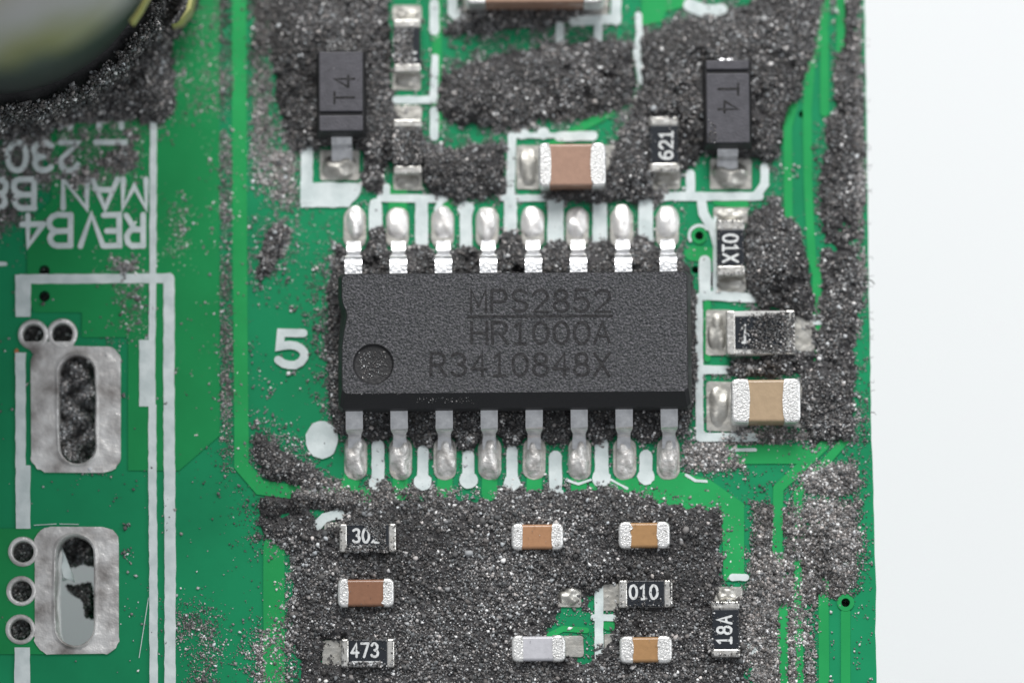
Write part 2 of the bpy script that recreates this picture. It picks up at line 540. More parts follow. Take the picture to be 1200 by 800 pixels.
def arc(cx, cy, rx, ry, a0, a1, n=9):
    return [(cx + rx * math.cos(R(a0 + (a1 - a0) * i / n)), cy + ry * math.sin(R(a0 + (a1 - a0) * i / n))) for i in range(n + 1)]


# white printing
ZS = 0.052


def silk(pts, w, closed=False, cap=True, name='printed_line', jit=0.45):
    _k[0] += 1
    z = ZS + 0.0011 * (_k[0] % 11)
    return part(name, stroke_loops(resample(pts, 7, closed), w, closed, cap, jit), 0.004, z, M['silk'])


def silkpoly(poly, name='printed_patch'):
    _k[0] += 1
    z = ZS + 0.0011 * (_k[0] % 11)
    poly = [(x + random.uniform(-.7, .7), y + random.uniform(-.7, .7)) for x, y in resample(poly, 6, True)]
    return part(name, [poly], 0.004, z, M['silk'])


silk([(180, 120), (179, 330), (178, 400)], 8, cap=False)
silk([(172.5, 398), (172.5, 476)], 19, cap=False)
silk([(178.5, 474), (179, 600), (180, 700), (180, 860)], 9.5, cap=False)
silk([(198, 326), (198, 500), (199.5, 650), (199, 860)], 13)
silk([(24, 327), (196, 326)], 11)
silk([(27, 322), (27, 371)], 18, cap=False)
silk([(24, 413), (24, 548)], 12, cap=False)
silk([(27, 545), (27, 619)], 17, cap=False)
silk([(26, 758), (26, 860)], 18, cap=False)
silk([(-40, 310), (6, 309)], 5)
silkpoly(ellipse(377, 515, 19, 22, 24), 'printed_dot')
silk([(360, 160), (359, 238)], 14, cap=False)
silkpoly([(352, 214), (425, 214), (421, 228), (409, 243), (352, 243)])
silk([(453, 219), (453, 232)], 8)
silk([(446, 232), (520, 233)], 9)
silk([(520, 230), (512, 245)], 7)
for x, y0, y1, w in ((440, 240, 268, 15), (494, 238, 285, 15), (546, 246, 288, 14), (598, 236, 272, 15), (651, 236, 284, 19), (703, 238, 285, 17), (757, 236, 282, 17)):
    silk([(x, y0), (x, y1)], w)
silkpoly(ellipse(546, 245, 9.5, 9, 18), 'printed_dot')
silk([(590, 232), (660, 232)], 8)
silk([(765, 230), (890, 230)], 10)
silk([(600, 160), (598, 232)], 10)
silk([(606, 159), (652, 159)], 6)
silkpoly(ellipse(613, 157, 8, 6, 16), 'printed_dot')
silkpoly(ellipse(637, 156, 7, 7, 16), 'printed_dot')
silk([(655, 160), (695, 159)], 11)
silk([(809, 204), (809, 228)], 11)
silk([(896, 196), (896, 216), (886, 230)], 10)
silk([(822, 230), (824, 250), (836, 268), (840, 285)], 11)
silk([(838, 256), (838, 345)], 5)
silk([(826, 306), (826, 345)], 14)
silk([(826, 346), (885, 349)], 11)
silk([(819, 348), (820, 510)], 9)
silk([(820, 433), (852, 433)], 10)
silk([(820, 512), (884, 512)], 10)
silk(arc(819.5, 276, 12, 12, 150, 320, 9), 3.5, name='printed_arc', jit=.2)
for x, y0, y1, w, d in ((443, 522, 566, 15, 10.5), (495.5, 528, 564, 13, 10.5), (549, 534, 562, 14, 10.5), (600, 528, 565, 13, 10), (651, 535, 578, 15, 9), (705, 520, 560, 16, 11), (757, 534, 558, 15, 10)):
    silk([(x, y0), (x, y1)], w)
    silkpoly(ellipse(x, y1, d, d * .95, 18), 'printed_dot')
silk([(664, 562), (678, 567), (692, 562)], 3)
silk([(716, 562), (735, 572)], 3)
silk([(804, 556), (815, 563), (828, 564)], 3)
silk([(509, 4), (509, 36)], 11)
silk([(510, 68), (508, 116)], 9)
silk([(464, 117), (508, 117)], 9)
silk([(509, 130), (509, 160)], 10)
silk([(530, -40), (530, 14), (540, 24), (556, 24)], 11)
silk([(722, -40), (722, 24)], 12)
silk([(672, 25), (722, 22)], 11)
silk([(701, 24), (701, 46)], 10)
silk([(656, 30), (656, 62)], 9)
silk([(748, 18), (750, 40), (746, 62), (752, 95)], 8)
silk([(808, 6), (826, 14), (845, 12)], 15)
silk([(885, 5), (900, 2)], 8)
silk([(702, 682), (702, 780)], 10)
silk([(696, 723), (718, 723)], 8)
silk([(858, 676), (874, 676)], 8)
silkpoly(ellipse(883, 757, 7, 9, 16))
silk([(371, 616), (380, 606), (398, 602)], 11)
silk([(955, 378), (961, 378)], 5)
silk([(858, 527), (885, 527)], 4)
for pts in (((174, 700), (163, 770)), ((40, 615), (66, 613.5)), ((70, 613.5), (92, 614))):
    part('scratch', stroke_loops(list(pts), 0.8), 0.003, 0.034, M['silk'])


# ------------------------------------------------------------------ stroke lettering
C = 'C'   # closed stroke marker
G = {
 '0': [(C, [(0.5 + 0.5 * math.cos(2 * math.pi * i / 20), 0.5 + 0.5 * math.sin(2 * math.pi * i / 20)) for i in range(20)])],
 '1': [(0, [(0.15, 0.82), (0.5, 1.0), (0.5, 0.0)]), (0, [(0.15, 0.0), (0.85, 0.0)])],
 '2': [(0, arc(0.5, 0.70, 0.48, 0.30, 165, -25, 9) + [(0.05, 0.0), (1.0, 0.0)])],
 '3': [(0, arc(0.45, 0.74, 0.45, 0.26, 150, -80, 9)), (0, arc(0.47, 0.26, 0.50, 0.26, 88, -150, 9))],
 '4': [(0, [(0.72, 0.0), (0.72, 1.0), (0.0, 0.30)]), (0, [(0.0, 0.30), (1.0, 0.30)])],
 '5': [(0, [(0.92, 1.0), (0.14, 1.0), (0.08, 0.58)] + arc(0.47, 0.32, 0.50, 0.32, 120, -150, 10))],
 '6': [(C, ellipse(0.5, 0.30, 0.48, 0.30, 18)), (0, [(0.06, 0.36)] + arc(0.62, 0.45, 0.60, 0.55, 170, 75, 7))],
 '7': [(0, [(0.0, 1.0), (1.0, 1.0), (0.4, 0.0)])],
 '8': [(C, ellipse(0.5, 0.76, 0.40, 0.24, 16)), (C, ellipse(0.5, 0.26, 0.48, 0.26, 16))],
 'A': [(0, [(0.0, 0.0), (0.5, 1.0), (1.0, 0.0)]), (0, [(0.22, 0.36), (0.78, 0.36)])],
 'B': [(0, [(0.0, 0.0), (0.0, 1.0)]), (0, [(0.0, 1.0), (0.6, 1.0)] + arc(0.6, 0.76, 0.34, 0.24, 80, -80, 6) + [(0.1, 0.52)]), (0, [(0.0, 0.0), (0.6, 0.0)] + arc(0.6, 0.26, 0.4, 0.26, -80, 80, 6))],
 'E': [(0, [(0.9, 1.0), (0.0, 1.0), (0.0, 0.0), (0.95, 0.0)]), (0, [(0.0, 0.52), (0.75, 0.52)])],
 'H': [(0, [(0.0, 0.0), (0.0, 1.0)]), (0, [(1.0, 0.0), (1.0, 1.0)]), (0, [(0.0, 0.5), (1.0, 0.5)])],
 'L': [(0, [(0.0, 1.0), (0.0, 0.0), (1.0, 0.0)])],
 'M': [(0, [(0.0, 0.0), (0.0, 1.0), (0.5, 0.25), (1.0, 1.0), (1.0, 0.0)])],
 'N': [(0, [(0.0, 0.0), (0.0, 1.0), (1.0, 0.0), (1.0, 1.0)])],
 'P': [(0, [(0.0, 0.0), (0.0, 1.0)]), (0, [(0.0, 1.0), (0.6, 1.0)] + arc(0.6, 0.73, 0.38, 0.27, 85, -85, 7) + [(0.08, 0.46)])],
 'R': [(0, [(0.0, 0.0), (0.0, 1.0)]), (0, [(0.0, 1.0), (0.6, 1.0)] + arc(0.6, 0.74, 0.36, 0.26, 85, -85, 7) + [(0.08, 0.48)]), (0, [(0.5, 0.46), (1.0, 0.0)])],
 'S': [(0, arc(0.5, 0.75, 0.46, 0.25, 25, 255, 8) + arc(0.5, 0.25, 0.48, 0.25, 75, -155, 8))],
 'T': [(0, [(0.0, 1.0), (1.0, 1.0)]), (0, [(0.5, 1.0), (0.5, 0.0)])],
 'U': [(0, [(0.0, 1.0), (0.0, 0.3)] + arc(0.5, 0.3, 0.5, 0.3, 180, 360, 8) + [(1.0, 1.0)])],
 'V': [(0, [(0.0, 1.0), (0.5, 0.0), (1.0, 1.0)])],
 'X': [(0, [(0.0, 0.0), (1.0, 1.0)]), (0, [(0.0, 1.0), (1.0, 0.0)])],
}


def glyph_bm(bm, ch, ox, oy, ux, uy, vx, vy, sw, h, z0, dz, wob=0.0):
    """draw one character: origin, right vector and up vector in photo pixels at height h"""
    for q, (cl, pts) in enumerate(G[ch]):
        P = [(ox + ux * x + vx * y + random.uniform(-wob, wob), oy + uy * x + vy * y + random.uniform(-wob, wob)) for x, y in pts]
        lw = [px2w(l, h) for l in stroke_loops(P, sw, closed=(cl == C))]
        prism_bm(lw, z0, h + dz * (q + 1), bm)


def lettering(name, text, x, y, cw, chh, pitch, sw, h, mat, parent, rot=0, z0=None, dz=0.0012, extra=None, wob=0.0):
    """(x, y) = lower left of the first character as one reads it; rot in degrees, anticlockwise in the photo"""
    bm = bmesh.new()
    c, s = math.cos(R(rot)), math.sin(R(rot))
    for i, ch in enumerate(text):
        if ch == ' ': continue
        ox, oy = x + c * pitch * i, y - s * pitch * i
        glyph_bm(bm, ch, ox, oy, c * cw, -s * cw, -s * chh, -c * chh, sw, h, h - 0.006 if z0 is None else z0, dz, wob)
    if extra:
        for pts, w in extra:
            prism_bm([px2w(stroke_loops(pts, w)[0], h)], h - 0.006, h + dz * 3, bm)
    return link(name, finish(bm, name, smooth=False), mat, parent)


LK = dict(z0=0.004, dz=0.0013, wob=0.5)
for text, x, y, cw, ch, pitch in (('R', 168, 252, 20, 36, 0), ('E', 140, 252, 20, 36, 0), ('V', 121, 252, 27, 36, 0), ('B', 83, 252, 26, 36, 0), ('4', 51, 252, 25, 36, 0),
                                  ('M', 171, 210, 27, 34, 0), ('A', 138, 210, 30, 34, 0), ('N', 102, 210, 28, 34, 0), ('B', 40, 210, 24, 34, 0), ('8', 8, 210, 22, 34, 0),
                                  ('L', 146, 167, 34, 33, 0), ('2', 92, 167, 21, 33, 0), ('3', 61, 167, 22, 33, 0), ('0', 31, 167, 22, 33, 0),
                                  ('U', 142, 118, 26, 32, 0), ('U', 82, 118, 22, 32, 0)):
    _k[0] += 1
    lettering('printed_letter', text, x, y, cw, ch, pitch, 6.6, ZS + 0.0011 * (_k[0] % 11), M['silk'], board, 180, **LK)
lettering('printed_digit', '5', 325, 428, 33, 38, 0, 9.5, ZS, M['silk'], board, 0, **LK)

# ------------------------------------------------------------------ the integrated circuit
def ycoord(py, h): return at(604, py, h).y
def xcoord(px, h): return at(px, 400, h).x
ZT, ZM, ZB = 1.55, 0.80, 0.12
cxw = xcoord(604.5, ZM)
yf_t, yb_t = ycoord(459.5, ZT), ycoord(319.5, ZT)
yf_m = ycoord(481.5, ZM); yb_m = yf_m + 3.92
chip = empty('integrated_circuit', (cxw, (yf_m + yb_m) / 2, 0), label='big black sixteen-legged chip with grainy top and lasered lettering', cat='chip')
xl_t, xr_t = xcoord(400.5, ZT), xcoord(806, ZT)
def loop_at(z, xl, xr, yf, yb, notch):
    c = 0.10
    ys = lambda py: ycoord(py, z)
    pts = [(xl + c, yf), (xr - c, yf), (xr, yf + c), (xr, yb - c), (xr - c, yb), (xl + c, yb), (xl, yb - c)]
    for py, d in ((347, 0), (352, .02), (358, .06), (363, .125), (368, .14), (376, .11), (384, .07), (395, .03), (405, 0)):
        pts.append((xl + d * notch, ys(py)))
    pts.append((xl, yf + c))
    return pts
secs = [(ZB, xl_t - .02, xr_t + .02, yf_m + .12, yb_m - .12, 0.6), (ZM, xl_t - .12, xr_t + .12, yf_m, yb_m, 0.6),
        (ZM + 0.33, xl_t - .075, xr_t + .075, yf_m + .05, yb_m - .06, 0.8), (ZT - .025, xl_t - .005, xr_t + .005, yf_t - .022, yb_t + 0.004, 1.0),
        (ZT, xl_t + .02, xr_t - .02, yf_t, yb_t - .02, 1.0)]
bm = bmesh.new()
rows = [[bm.verts.new((x, y, z)) for x, y in loop_at(z, *r)] for z, *r in secs]
bm.faces.new(rows[0][::-1])
for a_, b_ in zip(rows[:-1], rows[1:]):
    n = len(a_)
    for i in range(n):
        bm.faces.new((a_[i], a_[(i + 1) % n], b_[(i + 1) % n], b_[i]))
circ = px2w(ellipse(437.5, 426.5, 24, 24, 40), ZT)
tl = [[v.co.copy() for v in rows[-1]], [Vector((p[0], p[1], ZT)) for p in circ]]
rim = [bm.verts.new((p[0], p[1], ZT)) for p in circ]
allv = rows[-1] + rim
top_faces = []
for t in geometry.tessellate_polygon(tl):
    if len(set(t)) == 3:
        top_faces.append(bm.faces.new([allv[i] for i in t]))
ctr = sum((Vector(p) for p in circ), Vector((0, 0))) / len(circ)
prev = rim
for k, (sc, dz) in enumerate(((0.97, -.05), (0.90, -.10), (0.6, -.115), (0.3, -.12))):
    nxt = [bm.verts.new((ctr.x + (p[0] - ctr.x) * sc, ctr.y + (p[1] - ctr.y) * sc, ZT + dz)) for p in circ]
    for i in range(len(circ)):
        f = bm.faces.new((prev[i], prev[(i + 1) % 40], nxt[(i + 1) % 40], nxt[i])); f.material_index = 2
    prev = nxt
f = bm.faces.new(prev); f.material_index = 2
for f in top_faces: f.material_index = 1
bm.faces.ensure_lookup_table()
n = len(rows[0])
me = finish(bm, 'chip_body', 25)
for mname in ('epoxy', 'grain_epoxy', 'recess'): me.materials.append(M[mname])
link('body', me, None, chip)
lettering('marking', 'MPS2852', 552, 365, 17.5, 25, 24.2, 3.6, ZT + .004, M['laser'], chip, wob=0.35, extra=[([(549, 371), (717, 370)], 3.2)])
lettering('marking', 'HR1000A', 553, 402.5, 17.5, 25, 24.0, 3.6, ZT + .004, M['laser'], chip, wob=0.35)
lettering('marking', 'R3410848X', 505, 440, 17, 26, 24.0, 3.6, ZT + .004, M['laser'], chip, wob=0.35)


def lead_mesh(sgn, seed):
    rnd = random.Random(seed)
    """gull-wing lead; sgn=+1 leaves the far side"""
    prof = [(-0.25, 0.80, .48), (0.28, 0.80, .48), (0.37, 0.77, .48), (0.43, 0.68, .47), (0.51, 0.42, .36), (0.61, 0.25, .36), (0.74, 0.17, .38), (1.0, 0.14, .38)]
    th = 0.20
    pts = [(a_, z) for a_, z, w in prof]
    L, Rr = offset_line(pts, th)
    bm = bmesh.new()
    up, dn = [], []
    for (l, r, p) in zip(L, Rr, prof):
        w = p[2] / 2
        up.append([bm.verts.new((-w, sgn * l[0], l[1])), bm.verts.new((w, sgn * l[0], l[1]))])
        dn.append([bm.verts.new((-w, sgn * r[0], r[1])), bm.verts.new((w, sgn * r[0], r[1]))])
    for i in range(len(prof) - 1):
        for A in (up, dn):
            bm.faces.new((A[i][0], A[i][1], A[i + 1][1], A[i + 1][0]))
        for s_ in (0, 1):
            bm.faces.new((up[i][s_], up[i + 1][s_], dn[i + 1][s_], dn[i][s_]))
    for i in (0, -1):
        bm.faces.new((up[i][0], up[i][1], dn[i][1], dn[i][0]))
    bmesh.ops.bevel(bm, geom=[e for e in bm.edges if e.calc_face_angle(0) > 0.9], offset=0.03, segments=2, affect='EDGES')
    for v in bm.verts:
        v.co += Vector((rnd.uniform(-.006, .006), 0, rnd.uniform(-.006, .006)))
    return finish(bm, 'lead', 50)


for i in range(8):
    link('lead', lead_mesh(1, i), M['lead'], chip, (at(414 + 52.75 * i, 307, .9).x, yb_m, 0))
    link('lead', lead_mesh(-1, 30 + i), M['lead'], chip, (at(415 + 52.75 * i, 492, .9).x, yf_m, 0))

# ------------------------------------------------------------------ ceramic capacitors
FOOT = []
def capacitor(x0, y0, x1, y1, H, mat, tl_, tr_, label, bulge=2.0, seed=0, group='ceramic capacitors'):
    """px rectangle of the part as seen from above"""
    cx, cy = (x0 + x1) / 2, (y0 + y1) / 2
    c = at(cx, cy, H)
    FOOT.append((x0, y0, x1, y1, H - .25))
    o = empty('ceramic_capacitor', (c.x, c.y, 0), label=label, cat='capacitor', group=group)
    hw, hh = (x1 - x0) / 2 * PX, (y1 - y0) / 2 * PX
    e = 0.03
    body = rrect(c.x - hw + .1, c.y - hh + e, c.x + hw - .1, c.y + hh - e, 0.10, 4)
    link('body', finish(solid(body, 0.06, H - e, 0.075, 4), 'body'), mat, o)
    rnd = random.Random(seed)
    for s, t in ((-1, tl_), (1, tr_)):
        wt = t * PX
        xo = c.x + s * hw
        xi = xo - s * wt
        ys = [c.y - hh + 2 * hh * k / 8 for k in range(9)]
        inner = [(xi - s * (bulge * PX) * (1 - ((y - c.y) / hh) ** 2) + rnd.uniform(-.008, .008), y) for y in ys]
        r = min(0.16, wt * .6)
        outer = [(xo - s * (r - r * math.sin(R(q))), c.y + hh - (r - r * math.cos(R(q)))) for q in (0, 30, 60, 90)] + \
                [(xo - s * (r - r * math.sin(R(q))), c.y - hh + (r - r * math.cos(R(q)))) for q in (90, 60, 30, 0)]
        poly = inner + outer
        if poly_area(poly) < 0: poly = poly[::-1]
        link('terminal', finish(solid(poly, 0.03, H, 0.07, 3), 'terminal', 50), M['term'], o)
    return o


capacitor(631, 166.5, 710, 219, 0.95, M['c_pink'], 13, 16, 'pinkish brown capacitor with silver ends, just above the middle of the chip', seed=1)
capacitor(857, 443, 938, 495, 0.95, M['c_beige'], 20, 19, 'beige capacitor with broad silver ends, right of the chip', seed=2)
capacitor(396, 677, 461.5, 710.5, 0.55, M['c_brown'], 12, 12, 'dark brown capacitor between two black resistors below the chip', seed=3, bulge=.6)
capacitor(599.5, 612.5, 660, 643.5, 0.55, M['c_tan'], 12.5, 13, 'tan capacitor in the dust directly above the pale grey one', seed=4, bulge=.6)
capacitor(725, 610.5, 785, 642, 0.55, M['c_ochre'], 14, 14.5, 'tan capacitor directly above the horizontal black resistor with figure 010', seed=5, bulge=.8)
capacitor(600, 743.5, 662.5, 774.5, 0.55, M['c_grey'], 13, 15, 'pale grey capacitor lying in the dust near the lower edge', seed=6, bulge=.4)
capacitor(726.5, 744.5, 787.5, 776, 0.55, M['c_ochre'], 15.5, 16, 'ochre capacitor below the horizontal black resistor with figure 010', seed=7, bulge=.8)
capacitor(545, -80, 708, 5, 1.3, M['c_pink'], 24, 24, 'wide greyish pink capacitor cut off by the top edge of the photo', seed=8)

# ------------------------------------------------------------------ chip resistors
def resistor(x0, y0, x1, y1, t, label, text, trot, tx, ty, cw, ch, pitch, vertical=False, H=0.46, sw=2.9, extra=None, frame=0.0, group='black chip resistors', name='chip_resistor'):
    c = at((x0 + x1) / 2, (y0 + y1) / 2, H)
    o = empty(name, (c.x, c.y, 0), label=label, cat='resistor', group=group)
    FOOT.append((x0, y0, x1, y1, H - .2))
    hw, hh = (x1 - x0) / 2 * PX, (y1 - y0) / 2 * PX
    link('body', finish(solid(rrect(c.x - hw + .05, c.y - hh + .02, c.x + hw - .05, c.y + hh - .02, .02, 2) if not vertical else
                              rrect(c.x - hw + .02, c.y - hh + .05, c.x + hw - .02, c.y + hh - .05, .02, 2), 0.05, H - 0.05, .02, 2), 'body'), M['ceramic'], o)
    tm = t * PX
    f = frame * PX
    if not vertical:
        rects = ((c.x - hw, c.y - hh, c.x - hw + tm, c.y + hh), (c.x + hw - tm, c.y - hh, c.x + hw, c.y + hh))
        cr = (c.x - hw + tm * .95, c.y - hh + .015 + f, c.x + hw - tm * .95, c.y + hh - .015 - f)
    else:
        rects = ((c.x - hw, c.y + hh - tm, c.x + hw, c.y + hh), (c.x - hw, c.y - hh, c.x + hw, c.y - hh + tm))
        cr = (c.x - hw + .015, c.y - hh + tm * .95, c.x + hw - .015, c.y + hh - tm * .95)
    for r in rects:
        link('terminal', finish(solid(rrect(*r, .05, 3), 0.03, H, .045, 3), 'terminal'), M['rterm'], o)
    link('coating', finish(solid(rrect(*cr, .03, 3), H - 0.08, H - 0.005, .03, 2), 'coating'), M['black'], o)
    if text:
        lettering('marking', text, tx, ty, cw, ch, pitch, sw, H + 0.001, M['ink'], o, trot, wob=0.25, extra=extra)
    return o


resistor(398, 613, 464, 646, 9, 'horizontal black resistor with underlined figures, uppermost at the lower left', '302', 0, 414, 635, 7.5, 15.5, 11, extra=[([(414, 640), (438, 640)], 1.8)])
resistor(400, 748, 462, 781, 9, 'horizontal black resistor with underlined 473, at the lower edge', '473', 0, 412, 769, 8, 15.5, 11.5, extra=[([(413, 775), (445, 775)], 1.8)])
resistor(725.5, 679, 788, 711, 10, 'horizontal black resistor with figure 010, between two tan capacitors', '010', 0, 738, 701, 8.5, 15.5, 12)
resistor(834, 704, 867, 769, 9.5, 'upright black resistor reading 18A, right of the lower row', '18A', 90, 857, 754, 8.5, 16.5, 12, vertical=True)
resistor(839.5, 257, 872.5, 323, 12, 'upright black resistor reading 01X, by the upper right corner of the chip', '01X', -90, 847.5, 275, 8.5, 17, 11.5, vertical=True)
resistor(760.5, 136, 796, 202, 11, 'upright black resistor with sideways 621, beside the right diode', '621', 90, 788, 186, 8.5, 15, 12, vertical=True)
resistor(461, 22, 493, 85, 10, 'upright dusty black resistor at the top, right of the left diode', 'H', 90, 487, 70, 8, 14, 12, vertical=True)
resistor(461, 139, 494, 204, 10, 'upright resistor almost buried in dust, above the second leg of the chip', '', 90, 0, 0, 8, 14, 12, vertical=True)
resistor(851, 363, 931.5, 415, 11, 'larger white-rimmed resistor, half dusted over, right of the chip', '1', 0, 869, 401, 8, 20, 12, H=0.55, frame=6.0, sw=3)

# ------------------------------------------------------------------ diodes
def diode(x0, y0, x1, y1, H, band_y, letters, label, band_low):
    c = at((x0 + x1) / 2, (y0 + y1) / 2, H)
    o = empty('diode', (c.x, c.y, 0), label=label, cat='diode', group='small black diodes')
    hw, hh = (x1 - x0) / 2 * PX, (y1 - y0) / 2 * PX
    yb = at(600, band_y, H).y
    g = 0.055
    lo = (c.x - hw, c.y - hh, c.x + hw, yb - g); hi = (c.x - hw, yb + g, c.x + hw, c.y + hh)
    # waist block below, two raised top blocks with the groove between
    bm = bmesh.new()
    m0 = 0.10
    secs = ((0.12, m0 * .3), (0.55, -m0), (H - 0.09, -0.02), (H - 0.085, 0.0))
    rows = [[bm.verts.new((x, y, z)) for x, y in rrect(c.x - hw + d, c.y - hh + d, c.x + hw - d, c.y + hh - d, .06, 3)] for z, d in secs]
    bm.faces.new(rows[0][::-1]); bm.faces.new(rows[-1])
    for a_, b_ in zip(rows[:-1], rows[1:]):
        n = len(a_)
        for i in range(n): bm.faces.new((a_[i], a_[(i + 1) % n], b_[(i + 1) % n], b_[i]))
    link('body', finish(bm, 'body', 30), M['epoxy'], o)
    for q, nm in ((lo, 'cathode_band' if band_low else 'top_face'), (hi, 'top_face' if band_low else 'cathode_band')):
        link(nm, finish(solid(rrect(q[0], q[1], q[2], q[3], .05, 3), H - 0.087, H, .035, 2), nm), M['diode'], o)
    for txt, x, y, cw, ch, rot in letters:
        lettering('marking', txt, x, y, cw, ch, 0, 3.0, H + .003, M['laser'], o, rot, wob=.2)
    for s in (1, -1):
        prof = [(-0.2, 0.55), (0.10, 0.55), (0.22, 0.48), (0.30, 0.20), (0.42, 0.13), (0.70, 0.13)]
        L, Rr = offset_line(prof, 0.14)
        bm = bmesh.new(); w = 0.29
        ring = [(p[0], p[1]) for p in L] + [(p[0], p[1]) for p in reversed(Rr)]
        y0_ = c.y + s * hh
        A = [bm.verts.new((c.x - w, y0_ + s * a_, z)) for a_, z in ring]; B = [bm.verts.new((c.x + w, y0_ + s * a_, z)) for a_, z in ring]
        n = len(ring); kq = len(L)
        for i in range(n): bm.faces.new((A[i], A[(i + 1) % n], B[(i + 1) % n], B[i]))
        for V in (A, B):
            for i in range(kq - 1): bm.faces.new((V[i], V[i + 1], V[n - 2 - i], V[n - 1 - i]))
        link('lead', finish(bm, 'lead', 40), M['lead'], o)
    return o


diode(374, 60, 425, 154, 1.15, 131.5, (('T', 415, 121, 13, 23, 90), ('4', 415, 102, 13, 23, 90)), 'small black diode marked T4 with its band below, left of the pair', True)
diode(828, 70, 878, 168, 1.15, 85.5, (('T', 842, 98, 13, 23, -90), ('4', 842, 119, 13, 23, -90)), 'small black diode marked T4 with its band on top, right of the pair', False)

# ------------------------------------------------------------------ tall wound coil in the upper left corner
cc = at(2, -58, 1.0)
coil = empty('wound_coil', (cc.x, cc.y, 0), label='tall blurred olive grey round coil with a black dusty foot', cat='coil')


def lathe(prof, cx, cy, name, mat, parent, n=72, lump=0.0, seed=0):
    rnd = random.Random(seed)
    bm = bmesh.new(); rows = []
    for r, z in prof:
        rows.append([bm.verts.new((cx + (r + rnd.uniform(-lump, lump)) * math.cos(2 * math.pi * i / n), cy + (r + rnd.uniform(-lump, lump)) * math.sin(2 * math.pi * i / n), z + rnd.uniform(-lump, lump))) for i in range(n)])
    for a_, b_ in zip(rows[:-1], rows[1:]):
        for i in range(n): bm.faces.new((a_[i], a_[(i + 1) % n], b_[(i + 1) % n], b_[i]))
    bm.faces.new(rows[-1]); bm.faces.new(rows[0][::-1])
    return link(name, finish(bm, name, 50), mat, parent)


lathe([(4.75, 0.0), (4.85, 0.8), (4.80, 1.6), (4.62, 2.2), (4.3, 2.5)], cc.x, cc.y, 'foot', M['recess'], coil, lump=.05, seed=1)
lathe([(4.35, 2.2), (4.5, 3.0), (4.7, 5.0), (5.1, 8.4), (5.75, 13.2), (5.7, 13.6)], cc.x, cc.y, 'lower_sleeve', M['recess'], coil)
lathe([(5.6, 13.0), (5.85, 13.4), (6.0, 14.2), (6.0, 19.0), (5.7, 20.6), (4.9, 21.4), (3.0, 21.8)], cc.x, cc.y, 'sleeve', M['olive'], coil)
bm = bmesh.new()
for rr_, z0, z1, a0, a1 in ((4.86, 5.0, 5.5, -37, -22), ):
    n = 16
    A = [[bm.verts.new((cc.x + r_ * math.cos(R(a0 + (a1 - a0) * i / n)), cc.y + r_ * math.sin(R(a0 + (a1 - a0) * i / n)), z)) for i in range(n + 1)] for r_, z in ((rr_, z0), (rr_ + .12, z0), (rr_ + .12, z1), (rr_, z1))]
    for q in range(4):
        for i in range(n): bm.faces.new((A[q][i], A[q][i + 1], A[(q + 1) % 4][i + 1], A[(q + 1) % 4][i]))
link('tape_band', finish(bm, 'tape_band'), M['yellow'], coil)
tp = px2w([(201, 27), (214, 17), (218, -10), (228, -10), (224, 10), (213, 23)], 1.3)
link('tape_end', finish(solid(tp if poly_area(tp) > 0 else tp[::-1], 0.2, 1.3, .05, 2), 'tape_end'), M['yellow'], coil)

# ------------------------------------------------------------------ dust
X0, Y0, X1, Y1, ST = -90, -90, 1030, 890, 2.0
gx = np.arange(X0, X1 + .1, ST); gy = np.arange(Y0, Y1 + .1, ST)
GX, GY = np.meshgrid(gx, gy)


def sdist(poly, PXs, PYs):
    d2 = np.full(PXs.shape, 1e9); inside = np.zeros(PXs.shape, bool)
    n = len(poly)
    for i in range(n):
        ax, ay = poly[i]; bx, by = poly[(i + 1) % n]
        ex, ey = bx - ax, by - ay
        t = np.clip(((PXs - ax) * ex + (PYs - ay) * ey) / (ex * ex + ey * ey + 1e-9), 0, 1)
        d2 = np.minimum(d2, (PXs - ax - t * ex) ** 2 + (PYs - ay - t * ey) ** 2)
        c = ((ay > PYs) != (by > PYs)) & (PXs < (bx - ax) * (PYs - ay) / (by - ay + 1e-12) + ax)
        inside ^= c
    d = np.sqrt(d2)
    return np.where(inside, d, -d)


def vnoise(cell, seed):
    r = np.random.default_rng(seed)
    nx, ny = int((X1 - X0) / cell) + 3, int((Y1 - Y0) / cell) + 3
    g = r.random((ny, nx))
    fx, fy = (GX - X0) / cell, (GY - Y0) / cell
    ix, iy = fx.astype(int), fy.astype(int)
    tx, ty = fx - ix, fy - iy
    tx = tx * tx * (3 - 2 * tx); ty = ty * ty * (3 - 2 * ty)
    return (g[iy, ix] * (1 - tx) + g[iy, ix + 1] * tx) * (1 - ty) + (g[iy + 1, ix] * (1 - tx) + g[iy + 1, ix + 1] * tx) * ty


NB = 0.45 * vnoise(46, 1) + 0.30 * vnoise(20, 2) + 0.25 * vnoise(9, 3)
NM = 0.5 * vnoise(24, 4) + 0.5 * vnoise(11, 5)
NF = 0.5 * vnoise(6, 6) + 0.5 * vnoise(3.3, 7)

